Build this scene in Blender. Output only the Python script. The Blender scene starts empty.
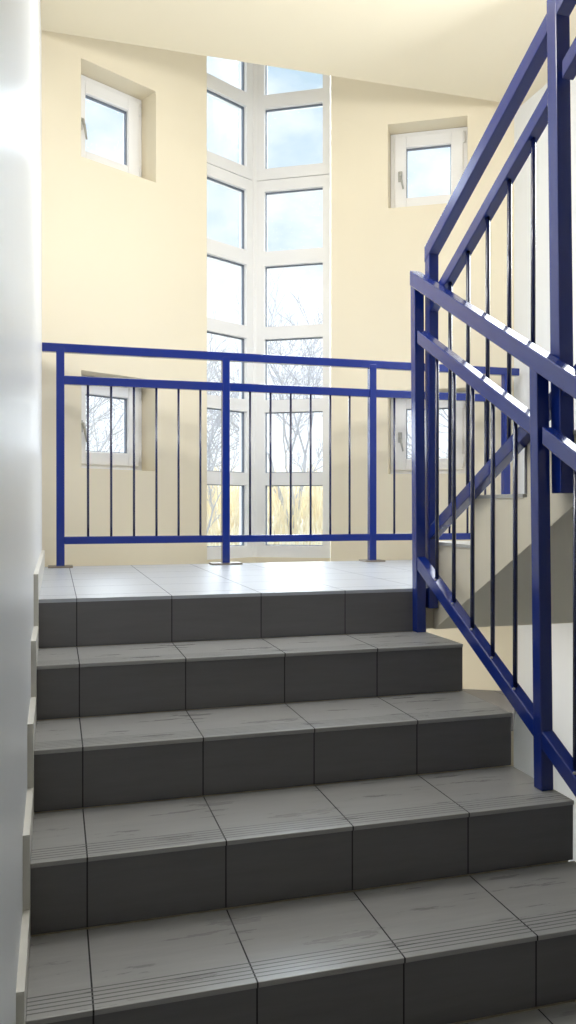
import bpy, bmesh, math, random
from mathutils import Vector, Matrix
random.seed(7)
scene = bpy.context.scene
COL = scene.collection

# ------------------------------------------------------------------ helpers
def srgb(r, g, b):
    f = lambda c: (c/255/12.92) if c/255 <= .04045 else ((c/255+.055)/1.055)**2.4
    return (f(r), f(g), f(b), 1)

def tag(o, label=None, cat=None, group=None, kind=None):
    if label: o['label'] = label
    if cat: o['category'] = cat
    if group: o['group'] = group
    if kind: o['kind'] = kind
    return o

def obj(name, bm, m, parent=None, smooth=False, bevel=0):
    bmesh.ops.recalc_face_normals(bm, faces=bm.faces[:])
    me = bpy.data.meshes.new(name)
    bm.to_mesh(me); bm.free()
    me.materials.append(m)
    if smooth:
        for p in me.polygons: p.use_smooth = True
    o = bpy.data.objects.new(name, me)
    COL.objects.link(o)
    if parent: o.parent = parent
    if bevel:
        md = o.modifiers.new('bevel', 'BEVEL'); md.width = bevel; md.segments = 2
        md.limit_method = 'ANGLE'; md.angle_limit = math.radians(40)
    return o

def empty(name, loc=(0, 0, 0), rz=0):
    o = bpy.data.objects.new(name, None); COL.objects.link(o)
    o.location = loc; o.rotation_euler = (0, 0, rz); o.empty_display_size = .1
    return o

def copy_tree(o, parent=None):
    c = o.copy(); COL.objects.link(c); c.parent = parent
    for ch in list(o.children): copy_tree(ch, c)
    return c

def box(bm, x0, x1, y0, y1, z0, z1):
    v = [bm.verts.new(p) for p in ((x0,y0,z0),(x1,y0,z0),(x1,y1,z0),(x0,y1,z0),(x0,y0,z1),(x1,y0,z1),(x1,y1,z1),(x0,y1,z1))]
    for f in ((0,3,2,1),(4,5,6,7),(0,1,5,4),(1,2,6,5),(2,3,7,6),(3,0,4,7)):
        bm.faces.new([v[i] for i in f])
    return bm

def B(*a):
    return box(bmesh.new(), *a)

def prism_x(bm, pts, x0, x1):
    """polygon of (y, z) points pushed along X"""
    a = [bm.verts.new((x0, y, z)) for y, z in pts]
    b = [bm.verts.new((x1, y, z)) for y, z in pts]
    n = len(pts)
    bm.faces.new(a); bm.faces.new(b[::-1])
    for i in range(n): bm.faces.new((a[i], a[(i+1) % n], b[(i+1) % n], b[i]))
    return bm

def prism_z(bm, pts, z0, z1):
    a = [bm.verts.new((x, y, z0)) for x, y in pts]
    b = [bm.verts.new((x, y, z1)) for x, y in pts]
    n = len(pts)
    bm.faces.new(a); bm.faces.new(b[::-1])
    for i in range(n): bm.faces.new((a[i], a[(i+1) % n], b[(i+1) % n], b[i]))
    return bm

def tube(bm, p0, p1, r0, r1, n=10, cap=True):
    p0 = Vector(p0); p1 = Vector(p1); d = (p1-p0).normalized()
    u = d.orthogonal().normalized(); w = d.cross(u)
    A = [bm.verts.new(p0+(u*math.cos(t)+w*math.sin(t))*r0) for t in [2*math.pi*i/n for i in range(n)]]
    C = [bm.verts.new(p1+(u*math.cos(t)+w*math.sin(t))*r1) for t in [2*math.pi*i/n for i in range(n)]]
    for i in range(n): bm.faces.new((A[i], A[(i+1) % n], C[(i+1) % n], C[i]))
    if cap: bm.faces.new(A[::-1]); bm.faces.new(C)
    return bm

def wall_panel(bm, L, z0, z1, holes, th):
    """wall in local x (along), y (outward, thickness), z with rectangular openings"""
    xs = sorted(set([0, L]+[h[0] for h in holes]+[h[1] for h in holes]))
    zs = sorted(set([z0, z1]+[h[2] for h in holes]+[h[3] for h in holes]))
    def solid(i, k):
        if i < 0 or k < 0 or i >= len(xs)-1 or k >= len(zs)-1: return False
        cx = (xs[i]+xs[i+1])/2; cz = (zs[k]+zs[k+1])/2
        return not any(h[0] < cx < h[1] and h[2] < cz < h[3] for h in holes)
    def q(*p): bm.faces.new([bm.verts.new(c) for c in p])
    for i in range(len(xs)-1):
        for k in range(len(zs)-1):
            if not solid(i, k): continue
            a, b, c, d = xs[i], xs[i+1], zs[k], zs[k+1]
            q((a,0,c),(b,0,c),(b,0,d),(a,0,d)); q((a,th,c),(a,th,d),(b,th,d),(b,th,c))
            if not solid(i-1, k): q((a,0,c),(a,0,d),(a,th,d),(a,th,c))
            if not solid(i+1, k): q((b,0,c),(b,th,c),(b,th,d),(b,0,d))
            if not solid(i, k-1): q((a,0,c),(a,th,c),(b,th,c),(b,0,c))
            if not solid(i, k+1): q((a,0,d),(b,0,d),(b,th,d),(a,th,d))
    bmesh.ops.remove_doubles(bm, verts=bm.verts[:], dist=1e-5)
    return bm

# ------------------------------------------------------------------ materials
def mat(name, col, rough=.5, metal=0, spec=.5, noise=0, nscale=8, bump=0, bscale=60, coat=0, stretch=None):
    m = bpy.data.materials.new(name); m.use_nodes = True
    nt = m.node_tree; N = nt.nodes; Lk = nt.links
    b = N['Principled BSDF']
    b.inputs['Base Color'].default_value = col
    b.inputs['Roughness'].default_value = rough
    b.inputs['Metallic'].default_value = metal
    b.inputs['Specular IOR Level'].default_value = spec
    b.inputs['Coat Weight'].default_value = coat
    b.inputs['Coat Roughness'].default_value = .15
    tc = N.new('ShaderNodeTexCoord'); mp = N.new('ShaderNodeMapping')
    Lk.new(tc.outputs['Object'], mp.inputs[0])
    if stretch: mp.inputs['Scale'].default_value = stretch
    if noise:
        n = N.new('ShaderNodeTexNoise'); n.inputs['Scale'].default_value = nscale; n.inputs['Detail'].default_value = 5
        Lk.new(mp.outputs[0], n.inputs['Vector'])
        mx = N.new('ShaderNodeMix'); mx.data_type = 'RGBA'
        mx.inputs[6].default_value = tuple(c*(1-noise) for c in col[:3])+(1,)
        mx.inputs[7].default_value = tuple(min(1, c*(1+noise)) for c in col[:3])+(1,)
        Lk.new(n.outputs['Fac'], mx.inputs[0]); Lk.new(mx.outputs[2], b.inputs['Base Color'])
    if bump:
        n2 = N.new('ShaderNodeTexNoise'); n2.inputs['Scale'].default_value = bscale; n2.inputs['Detail'].default_value = 4
        Lk.new(mp.outputs[0], n2.inputs['Vector'])
        bp = N.new('ShaderNodeBump'); bp.inputs['Strength'].default_value = bump; bp.inputs['Distance'].default_value = .004
        Lk.new(n2.outputs['Fac'], bp.inputs['Height']); Lk.new(bp.outputs[0], b.inputs['Normal'])
    return m

X0T, PT = .125, .3265         # first tile joint, tile pitch
def tile_mat(name, col, rough, ydir=None, grooves=False, spec=.5, jc=(.02, .02, .022, 1)):
    """glazed stone tile with dark joints; 'ydir' adds joints along y or z, grooves are the anti-slip lines"""
    m = mat(name, col, rough, spec=spec)
    nt = m.node_tree; N = nt.nodes; Lk = nt.links; b = N['Principled BSDF']
    tc = N.new('ShaderNodeTexCoord'); sx = N.new('ShaderNodeSeparateXYZ'); Lk.new(tc.outputs['Object'], sx.inputs[0])
    def M(op, a, b_=None, c=None):
        n = N.new('ShaderNodeMath'); n.operation = op
        for i, v in enumerate((a, b_, c)):
            if v is None: continue
            if isinstance(v, (int, float)): n.inputs[i].default_value = v
            else: Lk.new(v, n.inputs[i])
        return n.outputs[0]
    def lines(s, off, pitch, wid):
        t = M('FRACT', M('DIVIDE', M('SUBTRACT', s, off-100*pitch), pitch))
        d = M('MINIMUM', t, M('SUBTRACT', 1.0, t))
        return M('LESS_THAN', d, wid/2/pitch)
    j = lines(sx.outputs['X'], X0T, PT, .0036)
    if ydir is not None: j = M('MAXIMUM', j, lines(sx.outputs['Y'], ydir, PT, .0045))
    n = N.new('ShaderNodeTexNoise'); n.inputs['Scale'].default_value = 5; n.inputs['Detail'].default_value = 8; n.inputs['Roughness'].default_value = .65
    mp = N.new('ShaderNodeMapping'); mp.inputs['Scale'].default_value = (.7, 6, 6); Lk.new(tc.outputs['Object'], mp.inputs[0]); Lk.new(mp.outputs[0], n.inputs['Vector'])
    mx = N.new('ShaderNodeMix'); mx.data_type = 'RGBA'
    mx.inputs[6].default_value = tuple(c*.78 for c in col[:3])+(1,); mx.inputs[7].default_value = tuple(c*1.24 for c in col[:3])+(1,)
    Lk.new(n.outputs['Fac'], mx.inputs[0])
    mj = N.new('ShaderNodeMix'); mj.data_type = 'RGBA'; mj.inputs[7].default_value = jc
    Lk.new(j, mj.inputs[0]); Lk.new(mx.outputs[2], mj.inputs[6]); last = mj.outputs[2]
    h = M('MULTIPLY', j, -1.0)
    if grooves:
        g = lines(sx.outputs['Y'], .006, .0135, .0036)
        lim = M('MULTIPLY', M('LESS_THAN', sx.outputs['Y'], .084), M('GREATER_THAN', sx.outputs['Y'], .012))
        g = M('MULTIPLY', g, lim)
        mg = N.new('ShaderNodeMix'); mg.data_type = 'RGBA'; mg.inputs[7].default_value = tuple(c*.35 for c in col[:3])+(1,)
        Lk.new(g, mg.inputs[0]); Lk.new(last, mg.inputs[6]); last = mg.outputs[2]
        h = M('ADD', h, M('MULTIPLY', g, -.6))
    Lk.new(last, b.inputs['Base Color'])
    rr = M('ADD', M('MULTIPLY', n.outputs['Fac'], .16), rough-.08); Lk.new(M('MAXIMUM', rr, M('MULTIPLY', j, .8)), b.inputs['Roughness'])
    bp = N.new('ShaderNodeBump'); bp.inputs['Strength'].default_value = .5; bp.inputs['Distance'].default_value = .002
    Lk.new(M('ADD', h, M('MULTIPLY', n.outputs['Fac'], .04)), bp.inputs['Height']); Lk.new(bp.outputs[0], b.inputs['Normal'])
    return m

def glass_mat():
    m = bpy.data.materials.new('window_glass'); m.use_nodes = True
    nt = m.node_tree; N = nt.nodes; N.remove(N['Principled BSDF'])
    t = N.new('ShaderNodeBsdfTransparent'); t.inputs[0].default_value = (.97, .985, 1, 1)
    g = N.new('ShaderNodeBsdfGlossy'); g.inputs['Roughness'].default_value = .02
    lw = N.new('ShaderNodeFresnel'); lw.inputs['IOR'].default_value = 1.3
    mx = N.new('ShaderNodeMixShader')
    nt.links.new(lw.outputs[0], mx.inputs[0]); nt.links.new(t.outputs[0], mx.inputs[1]); nt.links.new(g.outputs[0], mx.inputs[2])
    nt.links.new(mx.outputs[0], N['Material Output'].inputs[0])
    return m

WALL = mat('cream_wall_paint', srgb(243, 233, 208), .55, spec=.35, noise=.02, nscale=2, bump=.06, bscale=45)
SIDE = mat('pale_satin_wall_paint', srgb(238, 240, 242), .36, spec=.5, noise=.025, nscale=3, bump=.05, bscale=25, stretch=(1, 6, .35))
CEIL = mat('cream_ceiling_paint', srgb(243, 233, 208), .7, spec=.2, noise=.02, nscale=2)
STRG = mat('cream_stair_paint', srgb(238, 229, 206), .55, spec=.35, noise=.03, nscale=4, bump=.08, bscale=40)
SOFF = mat('grey_shaded_plaster', srgb(196, 192, 184), .7, spec=.2, noise=.03, nscale=5)
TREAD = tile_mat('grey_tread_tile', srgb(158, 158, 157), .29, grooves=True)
RISER = tile_mat('shaded_riser_tile', srgb(108, 107, 109), .42)  # same tile as the treads, colour darkened for the backlit faces
FLOOR = tile_mat('sky_tinted_floor_tile', srgb(182, 187, 196), .33, ydir=.12, jc=srgb(112, 118, 128))  # base lightened and blued, putting the sky reflection into the colour
UTR = mat('pale_step_tile', srgb(200, 198, 190), .35, noise=.05, nscale=10)
SKIRT = mat('grey_skirting_tile', srgb(218, 216, 208), .35, noise=.05, nscale=10)
BLUE = mat('blue_gloss_metal_paint', srgb(14, 42, 126), .22, spec=.5, noise=.06, nscale=25, coat=.45, bump=.03, bscale=30)
ROD = mat('unlit_blue_rod', srgb(18, 28, 74), .25, spec=.6, coat=.6)  # railing blue darkened; the rods' unlit fronts are put into the colour
STEEL = mat('worn_grey_plate_metal', srgb(150, 140, 128), .4, metal=.6, noise=.1, nscale=30)
PVC = mat('white_window_plastic', srgb(250, 250, 250), .3, spec=.5)
GASK = mat('dark_rubber_gasket', srgb(112, 120, 134), .6)
HANDM = mat('pale_handle_metal', srgb(190, 190, 186), .35, metal=.3)
GLASS = glass_mat()
CONC = mat('plain_render', srgb(214, 208, 196), .8, noise=.04)
BARK = mat('glare_washed_bark', srgb(192, 192, 198), .9, noise=.2, nscale=14)  # lightened so the glare washing out the branches is in the colour
BARK2 = mat('glare_washed_grey_bark', srgb(198, 198, 202), .9, noise=.2, nscale=14)  # second bark tone, also lightened to carry the window glare
DRY = mat('dry_straw_reed', srgb(250, 226, 198), .9, noise=.25, nscale=6)
GROUND = mat('winter_grass_ground', srgb(248, 234, 216), .95, noise=.2, nscale=.8)

# ------------------------------------------------------------------ stair geometry (metres)
R, G = .165, .315             # riser and going of the lower flight
W = 1.4265                    # width of the lower flight
XL, XR = -.015, 2.85          # side walls
YB = -5.2                     # rear of the hall
FL = -9*R                     # hall floor
CZ = 2.825                    # ceiling

# side walls, hall shell
def struct(name, bm, m, label, cat, **k):
    o = obj(name, bm, m, **k); return tag(o, label, cat, kind='structure')
CL = Vector((XL, 1.69, 0)); EL = Vector((.988, 2.25, 0))
ER = Vector((1.825, 2.243, 0)); CR = Vector((XR, 1.66, 0))
ZT = 4.2; ZB = -3.3
struct('wall_left', B(XL-.2, XL, YB, CL.y+.1, ZB, ZT), SIDE, 'pale satin painted wall along the left of the stairs', 'wall')
struct('wall_right', B(XR, XR+.2, YB, CR.y+.1, ZB, ZT), SIDE, 'pale wall on the right behind the upper flight', 'wall')
struct('wall_rear', B(XL-.2, XR+.2, YB-.2, YB, ZB, ZT), WALL, 'cream wall behind the hall', 'wall')
struct('ceiling', B(XL, XR, YB, 1.58, CZ, CZ+.18), CEIL, 'cream underside of the landing above', 'ceiling')
struct('ceiling_roof', B(XL-.4, XR+.4, YB-.2, 3.1, ZT, ZT+.2), CONC, 'roof slab over the stairwell', 'ceiling')

WH = .55; ZLO, ZHI = .537, 2.283; OW = .511
def facet(name, a, b, s_list, label):
    d = b-a; L = d.length; ang = math.atan2(d.y, d.x)
    holes = [(s, s+OW, z, z+WH) for s in s_list for z in (ZLO, ZHI)]
    bm = wall_panel(bmesh.new(), L, ZB, ZT, holes, .24)
    o = struct(name, bm, WALL, label, 'wall')
    o.location = (a.x, a.y, 0); o.rotation_euler = (0, 0, ang)
    return a, d.normalized(), ang
FLa, FLd, FLang = facet('wall_back_left', CL, EL, [(.195-XL)/math.cos(math.atan2(EL.y-CL.y, EL.x-CL.x))], 'cream angled wall left of the tall window')
FRa, FRd, FRang = facet('wall_back_right', ER, CR, [(2.155-ER.x)/math.cos(math.atan2(CR.y-ER.y, CR.x-ER.x))], 'cream angled wall right of the tall window')

# wall under / above the tall corner window
AP = Vector((1.40, 2.655, 0)); WL = Vector((.93, 2.39, 0)); WR = Vector((1.87, 2.39, 0))
struct('wall_back_sill', prism_z(bmesh.new(), [(WL.x, WL.y), (AP.x, AP.y-.03), (WR.x, WR.y), (WR.x, WR.y+.12), (AP.x, AP.y+.12), (WL.x, WL.y+.12)], -.36, -.03), WALL, 'cream wall strip below the tall corner window', 'wall')

# ------------------------------------------------------------------ lower flight
def nose_y(i): return -G*i
stairs = tag(empty('staircase', (W/2, nose_y(8), FL)), 'lower flight of grey tiled steps climbing to the landing', 'stairs')
def par(o, root):
    o.parent = root; o.matrix_parent_inverse = Matrix.Translation(-Vector(root.location)); return o
TH = .012
tread_me = None
for i in range(1, 9):
    if tread_me is None:
        o = obj('tread', B(0, W, 0, G-.001, -TH, 0), TREAD, bevel=.002); tread_me = o
    else:
        o = tread_me.copy(); COL.objects.link(o)
    o.location = (0, nose_y(i)-.006, -R*i); par(o, stairs)
riser0 = None
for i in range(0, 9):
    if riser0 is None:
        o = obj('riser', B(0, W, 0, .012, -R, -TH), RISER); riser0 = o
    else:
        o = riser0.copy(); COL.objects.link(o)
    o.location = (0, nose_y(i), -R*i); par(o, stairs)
pts = [(.012, -TH)]
for i in range(0, 9):
    y = nose_y(i)+.012
    pts += [(y, -R*i-TH), (y, -R*(i+1)-TH)]
pts += [(nose_y(8)+.012, FL), (nose_y(8)+.35, FL), (.012, -.33)]
pts = pts[1:]
par(obj('stair_slab', prism_x(bmesh.new(), pts, .0, W-.006), STRG), stairs)

# hall floor
struct('floor_hall', B(XL, XR, YB, nose_y(8)-.0, FL-.18, FL), FLOOR, 'grey tiled hall floor at the foot of the stairs', 'floor')
struct('floor_lower', B(XL-.4, XR+.4, YB, 3.1, ZB-.2, ZB), FLOOR, 'grey tiled floor of the level below', 'floor')

# landing
LE = 1.62
struct('floor', B(0, XR, 0.0, LE, -TH, 0), FLOOR, 'grey tiled landing floor shining in the window light', 'floor')
struct('floor_slab', B(XL, XR, .012, LE-.01, -.16, -TH), STRG, 'cream landing slab under the tiles', 'floor')

# stepped skirting on the left wall
h, w_ = .082, .05
up = [(LE, .09), (-w_, .09)]
for i in range(1, 9):
    up += [(nose_y(i-1)-w_, -R*i+h), (nose_y(i)-w_, -R*i+h)]
up += [(nose_y(8)-w_, FL+h), (YB, FL+h), (YB, FL)]
up += [(nose_y(8), FL)]
lo = []
for i in range(8, 0, -1):
    lo += [(nose_y(i), -R*i), (nose_y(i-1), -R*i)]
lo += [(0, 0), (LE, 0)]
struct('baseboard_left', prism_x(bmesh.new(), up+lo, XL, 0), SKIRT, 'stepped pale tile skirting along the left wall', 'skirting')

# ------------------------------------------------------------------ upper flight
XS = 1.475; RU, GU = .1755, .33
uy = lambda n: .03-GU*(n-1)        # nosing of tread n (n = 1 ..)
uz = lambda n: .180+RU*(n-1)
ust = tag(empty('staircase', (2.15, uy(1), 0)), 'upper flight of steps with cream side rising right of the landing', 'stairs')
NU = 8
pts = [(0.0, 0.0)]
y = uy(1)
pts = [(y-.012, 0)]
for n in range(1, NU+1):
    pts += [(uy(n)-.012, uz(n)-.012), (uy(n+1)-.012, uz(n)-.012)]
pts += [(uy(NU+1)-.012, uz(NU)-.40)]
soff = lambda yy: .007-.544*(yy+.309)
pts[-1] = (uy(NU+1)-.012, soff(uy(NU+1)-.012))
pts += [(.0, soff(.0)), (.012, -.16), (.012, 0), ]
def flight_body():
    bm = prism_x(bmesh.new(), pts, XS, XR-.003); return bm
body = obj('stair_slab', flight_body(), STRG); par(body, ust)
ut = ur = None
for n in range(1, NU+1):
    if ut is None:
        ut = o = obj('tread', B(0, XR-XS-.004, -GU, .0, -.012, 0), UTR)
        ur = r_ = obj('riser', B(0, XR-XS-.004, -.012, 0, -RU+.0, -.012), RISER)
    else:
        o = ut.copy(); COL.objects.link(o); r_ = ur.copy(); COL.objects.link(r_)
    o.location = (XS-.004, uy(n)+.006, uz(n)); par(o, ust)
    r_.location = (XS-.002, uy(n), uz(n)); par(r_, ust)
struct('floor_upper', B(XL, XR, YB, uy(NU+1)-.01, uz(NU)-.02+RU-.2, uz(NU)+RU), STRG, 'upper hall floor at the head of the upper flight', 'floor')

# ------------------------------------------------------------------ railings
RW, RH, PW, BW = .036, .045, .042, .014
def bar(bm, p0, p1, w, hgt):
    """sloping rectangular tube with plumb-cut ends between two points of its centre line (same x)"""
    (x, y0, z0), (_, y1, z1) = p0, p1
    sl = math.atan2(z1-z0, y1-y0); v = hgt/2/abs(math.cos(sl))
    return prism_x(bm, [(y0, z0-v), (y1, z1-v), (y1, z1+v), (y0, z0+v)], x-w/2, x+w/2)

# landing guard rail
YR = 1.55
rail = tag(empty('landing_railing', (1.4, YR, 0)), 'straight blue metal guard railing across the landing in front of the tall window', 'railing')
PX = [.08, .965, 1.84, 2.725]
zt, zm, zb = 1.176, 1.008, .122
for x in PX:
    p = obj('post', B(x-.021, x+.021, YR-.021, YR+.021, .006, zt-RH/2), BLUE, bevel=.003); par(p, rail)
    wd = .062 if x != PX[1] else .085
    q = obj('base_plate', B(x-wd, x+wd, YR-.055, YR+.055, 0, .009), STEEL); q.parent = p
    q.matrix_parent_inverse = p.matrix_parent_inverse.copy()
    q.matrix_parent_inverse = Matrix()
par(obj('top_rail', B(XL+.003, 2.81, YR-.02, YR+.02, zt-RH, zt), BLUE, bevel=.003), rail)
for a, b in zip(PX[:-1], PX[1:]):
    par(obj('middle_rail', B(a+.021, b-.021, YR-.018, YR+.018, zm-RH, zm), BLUE, bevel=.003), rail)
    par(obj('bottom_rail', B(a+.021, b-.021, YR-.018, YR+.018, zb, zb+.04), BLUE, bevel=.003), rail)
b0 = None
for a, b in zip(PX[:-1], PX[1:]):
    for k in range(1, 7):
        x = a+.021+(b-a-.042)*k/7
        if b0 is None: b0 = o = obj('baluster', tube(bmesh.new(), (0, 0, zb+.035), (0, 0, zm-RH+.005), .0065, .0065, 10), ROD, smooth=True)
        else: o = b0.copy(); COL.objects.link(o)
        o.location = (x, YR, 0); par(o, rail)

def stair_railing(x, slope, ys, foot, ztop, zmid, zbot, label, bolts=False, y_end=None, lean=(0, 0, 0), poke=0):
    """ys: post positions; z*(y) give centre heights; foot(y): bottom of each post"""
    root = tag(empty('stair_railing', (x, ys[0], foot(0))), label, 'railing')
    for i, y in enumerate(ys):
        pw = .0232 if poke and i == 1 else .020; t = lean[i]; zt_ = ztop(y+t)-.012+(poke if i == 1 else 0); z0_ = foot(i)
        par(obj('post', prism_x(bmesh.new(), [(y-pw, z0_), (y+pw, z0_), (y+t+pw, zt_), (y+t-pw, zt_)], x-pw, x+pw), BLUE, bevel=.003), root)
    yA = ys[0]+lean[0]+.021; yE = y_end
    par(obj('top_rail', bar(bmesh.new(), (x, yA, ztop(yA)), (x, yE, ztop(yE)), .044, .052), BLUE, bevel=.003), root)
    for a, b in zip(ys, ys[1:]):
        s, e = a-.018, b+.018
        par(obj('middle_rail', bar(bmesh.new(), (x, s, zmid(s)), (x, e, zmid(e)), .038, .045), BLUE, bevel=.003), root)
        br = par(obj('bottom_rail', bar(bmesh.new(), (x, s, zbot(s)), (x, e, zbot(e)), .038, .045), BLUE, bevel=.003), root)
        bal = []
        for k in range(1, 6):
            yy = s+(e-s)*k/6
            par(obj('baluster', tube(bmesh.new(), (x, yy, zbot(yy)+.01), (x, yy, zmid(yy)-.01), .0072, .0072, 10), ROD, smooth=True), root)
            if bolts:
                ya = yy-.012; za = zbot(ya)+.026
                bm = bmesh.new(); n = Vector((0, -math.sin(math.atan(slope)), math.cos(math.atan(slope))))
                c = Vector((x-.012, ya, za)); tube(bm, c-n*.004, c+n*.003, .0055, .004, 8)
                q = obj('bolt', bm, HANDM); q.parent = br; q.matrix_parent_inverse = br.matrix_parent_inverse.copy()
                q.matrix_parent_inverse = Matrix()
    return root
# fix helper: children of parts keep the part's frame, parts live in world coordinates under the root's inverse
lin = lambda c, k: (lambda y: c+k*y)
low = stair_railing(1.40, .545, [-.022, -.845, -1.66], lambda i: [-.165, -.495, -.99][i],
    lin(1.193, .555), lin(.986, .545), lin(.122, .545), 'blue metal stair railing on the right edge of the lower flight, nearest the camera', bolts=True, y_end=-1.75, lean=(.022, .026, .02))
upp = stair_railing(1.452, -.53, [-.020, -.862, -1.70], lambda i: [-.075, .352, .80][i],
    lin(1.294, -.53), lin(1.070, -.545), lin(.197, -.515), 'blue metal stair railing fixed to the side of the upper flight', y_end=-1.78, lean=(0, .03, .03), poke=.14)

# ------------------------------------------------------------------ small windows
def frame_bm(x0, x1, z0, z1, wid, y0, y1):
    return wall_panel(bmesh.new(), 1, 0, 1, [], 1) if False else _frame(x0, x1, z0, z1, wid, y0, y1)
def _frame(x0, x1, z0, z1, wid, y0, y1):
    bm = bmesh.new()
    box(bm, x0, x0+wid, y0, y1, z0, z1); box(bm, x1-wid, x1, y0, y1, z0, z1)
    box(bm, x0+wid, x1-wid, y0, y1, z0, z0+wid); box(bm, x0+wid, x1-wid, y0, y1, z1-wid, z1)
    return bm
def small_window():
    r = empty('window_1')
    fy = .145
    obj('frame', _frame(.002, OW-.002, .002, WH-.002, .042, fy, fy+.07), PVC, r, bevel=.003)
    s = obj('sash', _frame(.03, OW-.03, .03, WH-.03, .078, fy-.016, fy+.045), PVC, r, bevel=.006)
    obj('gasket', _frame(.106, OW-.106, .106, WH-.106, .007, fy+.006, fy+.03), GASK, s)
    obj('pane', B(.111, OW-.111, fy+.016, fy+.020, .111, WH-.111), GLASS, r)
    bm = bmesh.new(); box(bm, .055, .083, fy-.026, fy-.016, .215, .285)
    hd = obj('handle', bm, HANDM, s, bevel=.003)
    bm = bmesh.new(); tube(bm, (.069, fy-.026, .262), (.069, fy-.052, .262), .008, .008)
    a = Vector((.069, fy-.05, .262)); b = Vector((.092, fy-.052, .155))
    tube(bm, a, a.lerp(b, .25)+Vector((0, -.004, 0)), .009, .008); tube(bm, a.lerp(b, .25)+Vector((0, -.004, 0)), b, .008, .006)
    obj('lever', bm, HANDM, hd, smooth=True)
    for z in (.06, WH-.11):
        bm = bmesh.new(); tube(bm, (OW-.024, fy-.012, z), (OW-.024, fy-.012, z+.07), .007, .007); obj('hinge', bm, PVC, s, smooth=True)
    return r
w1 = small_window()
wins = [w1, copy_tree(w1), copy_tree(w1), copy_tree(w1)]
sL = (.195-XL)/FLd.x; sR = (2.155-ER.x)/FRd.x
info = [(FLa, FLd, FLang, sL, ZHI, 'small white square window high on the left angled wall'),
        (FLa, FLd, FLang, sL, ZLO, 'small white square window low on the left wall, behind the landing railing'),
        (FRa, FRd, FRang, sR, ZHI, 'small white square window high on the right angled wall'),
        (FRa, FRd, FRang, sR, ZLO, 'small white square window low on the right wall, behind the railing posts')]
for k, (o, (a, d, an, s, z, lab)) in enumerate(zip(wins, info)):
    p = a+d*s; o.name = 'window_%d' % (k+1)
    o.location = (p.x, p.y, z); o.rotation_euler = (0, 0, an)
    tag(o, lab, 'window', kind='structure')

# ------------------------------------------------------------------ tall corner window
GL = [(.052, .473), (.56, .985), (1.07, 1.497), (1.583, 2.01), (2.11, 2.53)]
GU_ = [(2.69, 3.112), (3.205, 3.64), (3.72, 4.12)]
bay = tag(empty('window_5', (AP.x, AP.y, -.03)), 'tall white corner window of many panes between the angled walls', 'window', kind='structure')
def bay_side(E, sgn):
    d = (E-AP); L = d.length; ang = math.atan2(d.y, d.x)
    M = Matrix.Translation((AP.x, AP.y, 0)) @ Matrix.Rotation(ang, 4, 'Z')
    # local: x from the apex outwards, y = depth (sign keeps it outside)
    dep = .075*(1 if sgn > 0 else -1)
    def place(o):
        o.matrix_world = M; o.parent = bay; o.matrix_parent_inverse = Matrix.Translation(-Vector(bay.location)); return o
    ja, je = .074, .052
    for (zz0, zz1, gl) in ((-.03, 2.607, GL), (2.612, ZT, GU_), (-2.9, -.36, [(-2.8, -2.4), (-2.3, -1.9), (-1.8, -1.4), (-1.3, -.9), (-.85, -.45)])):  # lowest unit is unseen, added to let daylight in below the landing
        y0, y1 = sorted((0, dep))
        bm = wall_panel(bmesh.new(), L, zz0, zz1, [(ja, L-je, a, b) for a, b in gl], dep)
        f = place(obj('frame', bm, PVC))
        for a, b in gl:
            g0, g1 = sorted((dep*.35, dep*.65)); bm = bmesh.new()
            t = .005
            box(bm, ja-.001, ja+t, g0, g1, a, b); box(bm, L-je-t, L-je+.001, g0, g1, a, b)
            box(bm, ja+t, L-je-t, g0, g1, b-t, b+.001); box(bm, ja+t, L-je-t, g0, g1, a-.001, a+t)
            place(obj('gasket', bm, GASK))
            c0, c1 = sorted((dep*.47, dep*.53))
            place(obj('pane', B(ja+.003, L-je-.003, c0, c1, a+.003, b-.003), GLASS))
bay_side(WR, 1); bay_side(WL, -1)
bm = bmesh.new(); tube(bm, (AP.x, AP.y+.02, -2.9), (AP.x, AP.y+.02, ZT), .03, .03, 10)
o = obj('corner_mullion', bm, PVC); par(o, bay)

# ledge of the level below, seen through the stairwell gap
struct('trim_1', prism_z(bmesh.new(), [(2.0, 1.17), (2.545, 1.17), (2.845, 1.62), (2.845, 1.66), (2.0, 2.12)], -.95, -.85), RISER, 'dark grey tiled ledge below the landing by the right wall', 'ledge')

# ------------------------------------------------------------------ outside
def hill():
    bm = bmesh.new(); nx, ny = 60, 40; g = []
    for j in range(ny+1):
        row = []
        for i in range(nx+1):
            x = -30+60*i/nx; y = 3.4+50*j/ny
            t = min(1, max(0, (y-5)/6)); z = -3.5+t*t*(3-2*t)*3.65+.15*math.sin(x*.9+y)+.1*math.sin(y*1.7-x*.4)
            row.append(bm.verts.new((x, y, z)))
        g.append(row)
    for j in range(ny):
        for i in range(nx): bm.faces.new((g[j][i], g[j][i+1], g[j+1][i+1], g[j+1][i]))
    return bm
struct('ground', hill(), GROUND, 'dry winter grass bank outside the windows', 'ground', smooth=True)
def ground_z(x, y):
    t = min(1, max(0, (y-5)/6)); return -3.5+t*t*(3-2*t)*3.65+.15*math.sin(x*.9+y)+.1*math.sin(y*1.7-x*.4)

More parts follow.
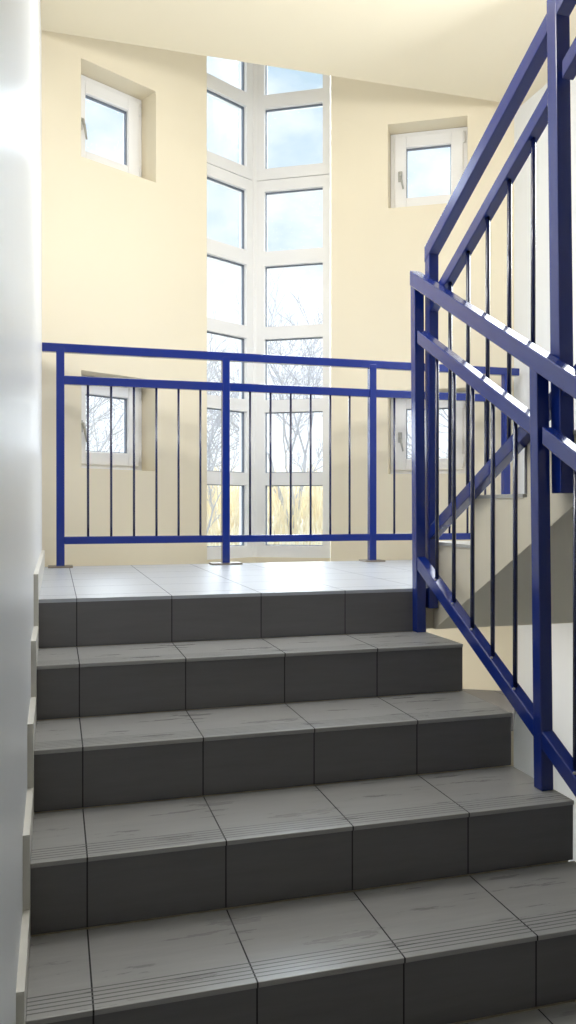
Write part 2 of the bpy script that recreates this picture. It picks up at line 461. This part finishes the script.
def reeds():
    rnd = random.Random(3); bm = bmesh.new()
    for k in range(9000):
        y = rnd.uniform(9.3, 14); x = rnd.uniform(-5+(y-9)*-.6, 13)
        z = ground_z(x, y)
        hgt = rnd.uniform(.5, 1.15)*(1.0 if y < 12 else .8)
        lx, ly = rnd.gauss(0, .18)*hgt, rnd.gauss(0, .12)*hgt
        wd = rnd.uniform(.008, .02); a = rnd.uniform(0, 3.14); ux, uy_ = math.cos(a)*wd, math.sin(a)*wd
        p = [(x-ux, y-uy_, z-.05), (x+ux, y+uy_, z-.05), (x+lx*.5+ux*.7, y+ly*.5+uy_*.7, z+hgt*.6), (x+lx*.5-ux*.7, y+ly*.5-uy_*.7, z+hgt*.6), (x+lx, y+ly, z+hgt)]
        v = [bm.verts.new(c) for c in p]; bm.faces.new(v[:4]); bm.faces.new((v[3], v[2], v[4]))
    return bm
tag(obj('dry_grass', reeds(), DRY), 'tall straw coloured dry grass on the bank outside', 'grass', kind='stuff')

def tree(loc, hgt, seed, label, m, spread=.5, depth=6, stems=3):
    rnd = random.Random(seed); wood = bmesh.new(); twig = bmesh.new()
    def grow(p, d, length, r, lev):
        n = 3
        for s in range(n):
            q = p+d*(length/n)
            tube(wood if lev < 1 else twig, p, q, r*(1-.2*s/n), r*(1-.2*(s+1)/n), 7 if lev < 1 else 3, cap=False)
            p = q; d = (d+Vector((rnd.gauss(0, .1), rnd.gauss(0, .1), rnd.gauss(.05, .05)))).normalized()
            if s < n-1 and lev < depth-1 and rnd.random() < .8:
                br(p, d, length*rnd.uniform(.45, .7), r*.5, lev+1)
        if lev < depth-1:
            for k in range(2): br(p, d, length*rnd.uniform(.6, .85), r*.65, lev+1)
    def br(p, d, length, r, lev):
        ax = Vector((rnd.gauss(0, 1), rnd.gauss(0, 1), rnd.gauss(0, .3))); ax -= d*ax.dot(d); ax.normalize()
        a = rnd.uniform(.3, .85)*spread*1.6
        grow(p, (d*math.cos(a)+ax*math.sin(a)).normalized(), length, max(r, .0045), lev)
    for k in range(stems):
        a = 6.283*k/stems+rnd.random()
        grow(Vector((.05*math.cos(a), .05*math.sin(a), -.1)), Vector((.28*math.cos(a), .28*math.sin(a), 1)).normalized(), hgt*.3, hgt*.0085, 0)
    t = empty('bare_tree', loc); tag(t, label, 'tree', 'bare trees outside the windows')
    obj('trunk', wood, m, t, smooth=True); obj('twigs', twig, m, t, smooth=True)
    return t
def tr(x, y, h_, seed, label, m, **k): tree((x, y, ground_z(x, y)), h_, seed, label, m, **k)
tr(2.1, 9.4, 4.4, 11, 'bare tree with fine twigs seen through the left panes of the tall window', BARK, spread=.5)
tr(3.9, 10.2, 4.2, 5, 'bare spreading tree seen through the right panes of the tall window', BARK, spread=.55)
tr(.0, 9.2, 4.4, 21, 'bare tree seen through the low left square window', BARK2, spread=.5)
tr(6.9, 9.6, 4.4, 9, 'bare tree seen through the low right square window', BARK2, spread=.55)

# ------------------------------------------------------------------ sky and light
wd = bpy.data.worlds.new('sky'); scene.world = wd; wd.use_nodes = True
nt = wd.node_tree; N = nt.nodes; Lk = nt.links; bg = N['Background']
tc = N.new('ShaderNodeTexCoord')
sx = N.new('ShaderNodeSeparateXYZ'); Lk.new(tc.outputs['Generated'], sx.inputs[0])
mp = N.new('ShaderNodeMapping'); mp.inputs['Scale'].default_value = (1.6, 1.6, 3.2); mp.inputs['Location'].default_value = (.3, .1, .35)
Lk.new(tc.outputs['Generated'], mp.inputs[0])
no = N.new('ShaderNodeTexNoise'); no.inputs['Scale'].default_value = 2.4; no.inputs['Detail'].default_value = 7; no.inputs['Roughness'].default_value = .55
Lk.new(mp.outputs[0], no.inputs['Vector'])
el = N.new('ShaderNodeMapRange'); el.inputs[1].default_value = .12; el.inputs[2].default_value = .5; el.inputs[3].default_value = .42; el.inputs[4].default_value = -.06
Lk.new(sx.outputs['Z'], el.inputs[0])
ad = N.new('ShaderNodeMath'); ad.operation = 'ADD'; Lk.new(no.outputs['Fac'], ad.inputs[0]); Lk.new(el.outputs[0], ad.inputs[1])
rp = N.new('ShaderNodeValToRGB'); rp.color_ramp.elements[0].position = .46; rp.color_ramp.elements[1].position = .70
rp.color_ramp.elements[0].color = (.66, .85, .98, 1); rp.color_ramp.elements[1].color = (1.25, 1.28, 1.3, 1)
Lk.new(ad.outputs[0], rp.inputs[0]); Lk.new(rp.outputs[0], bg.inputs['Color'])
bg.inputs['Strength'].default_value = 1.0

def sun(name, direction, energy, angle, col=(1, 1, 1)):
    l = bpy.data.lights.new(name, 'SUN'); l.energy = energy; l.angle = math.radians(angle); l.color = col
    o = bpy.data.objects.new(name, l); COL.objects.link(o)
    o.rotation_euler = Vector(direction).to_track_quat('-Z', 'Y').to_euler()
def area(name, loc, direction, energy, sx_, sy_, col=(1, 1, 1)):
    l = bpy.data.lights.new(name, 'AREA'); l.shape = 'RECTANGLE'; l.size = sx_; l.size_y = sy_; l.energy = energy; l.color = col
    o = bpy.data.objects.new(name, l); COL.objects.link(o); o.location = loc
    o.rotation_euler = Vector(direction).to_track_quat('-Z', 'Y').to_euler()
sun('window_daylight', (-.55, -1, -.5), 6, 60, (.86, .94, 1))
sun('window_daylight', (.55, -1, -.5), 5, 60, (.86, .94, 1))
sun('high_daylight', (0, -1, -.95), 5, 45, (.86, .94, 1))
area('left_fill', (.03, -.4, 2.35), (1, -.05, -.9), 21, .9, .4, (1, .99, .97))  # added fill for the stair side and left rail faces, no fixture here
area('landing_top_fill', (.6, .1, 2.80), (0, 0, -1), 12, .6, .6, (1, .99, .98))  # added fill from above for steps and left wall, out of view
area('back_wall_fill', (1.4, -.35, 2.2), (0, 1, -.05), 17.5, 2.2, .3, (1, .98, .95))  # added fill aimed at the angled walls and window frames, out of view
area('right_bounce_fill', (2.80, .55, 1.9), (-1, -.5, -.55), 40, 1.0, 1.2, (.88, .94, 1))  # added fill imitating bounce off the right wall onto the left one
area('upper_landing_fill', (1.4, .8, 4.1), (0, .3, -1), 9, 1.6, .6, (1, .97, .92))  # added fill that lifts the dark band below the slab edge
area('hall_fill', (1.4, -4.1, 1.3), (0, 0, -1), 3, 1.2, .6, (1, .98, .95))  # weak added fill behind the camera, not a known fixture
area('lower_fill', (1.9, 1.0, -.25), (.1, .1, -1), 11, .8, .6, (1, .96, .9))  # added fill brightening the walls seen through the gap below the landing

# ------------------------------------------------------------------ camera
cam = bpy.data.cameras.new('camera'); co = bpy.data.objects.new('camera', cam); COL.objects.link(co)
cam.sensor_fit = 'VERTICAL'; cam.sensor_height = 36; cam.lens = 36*806.685/1024
cam.clip_start = .02
co.location = (.0556, -2.8631, .307)
co.rotation_euler = (math.pi/2-.0036, 0, -.2805)
scene.camera = co
scene.view_settings.view_transform = 'Standard'
scene.view_settings.look = 'None'
scene.view_settings.exposure = 0
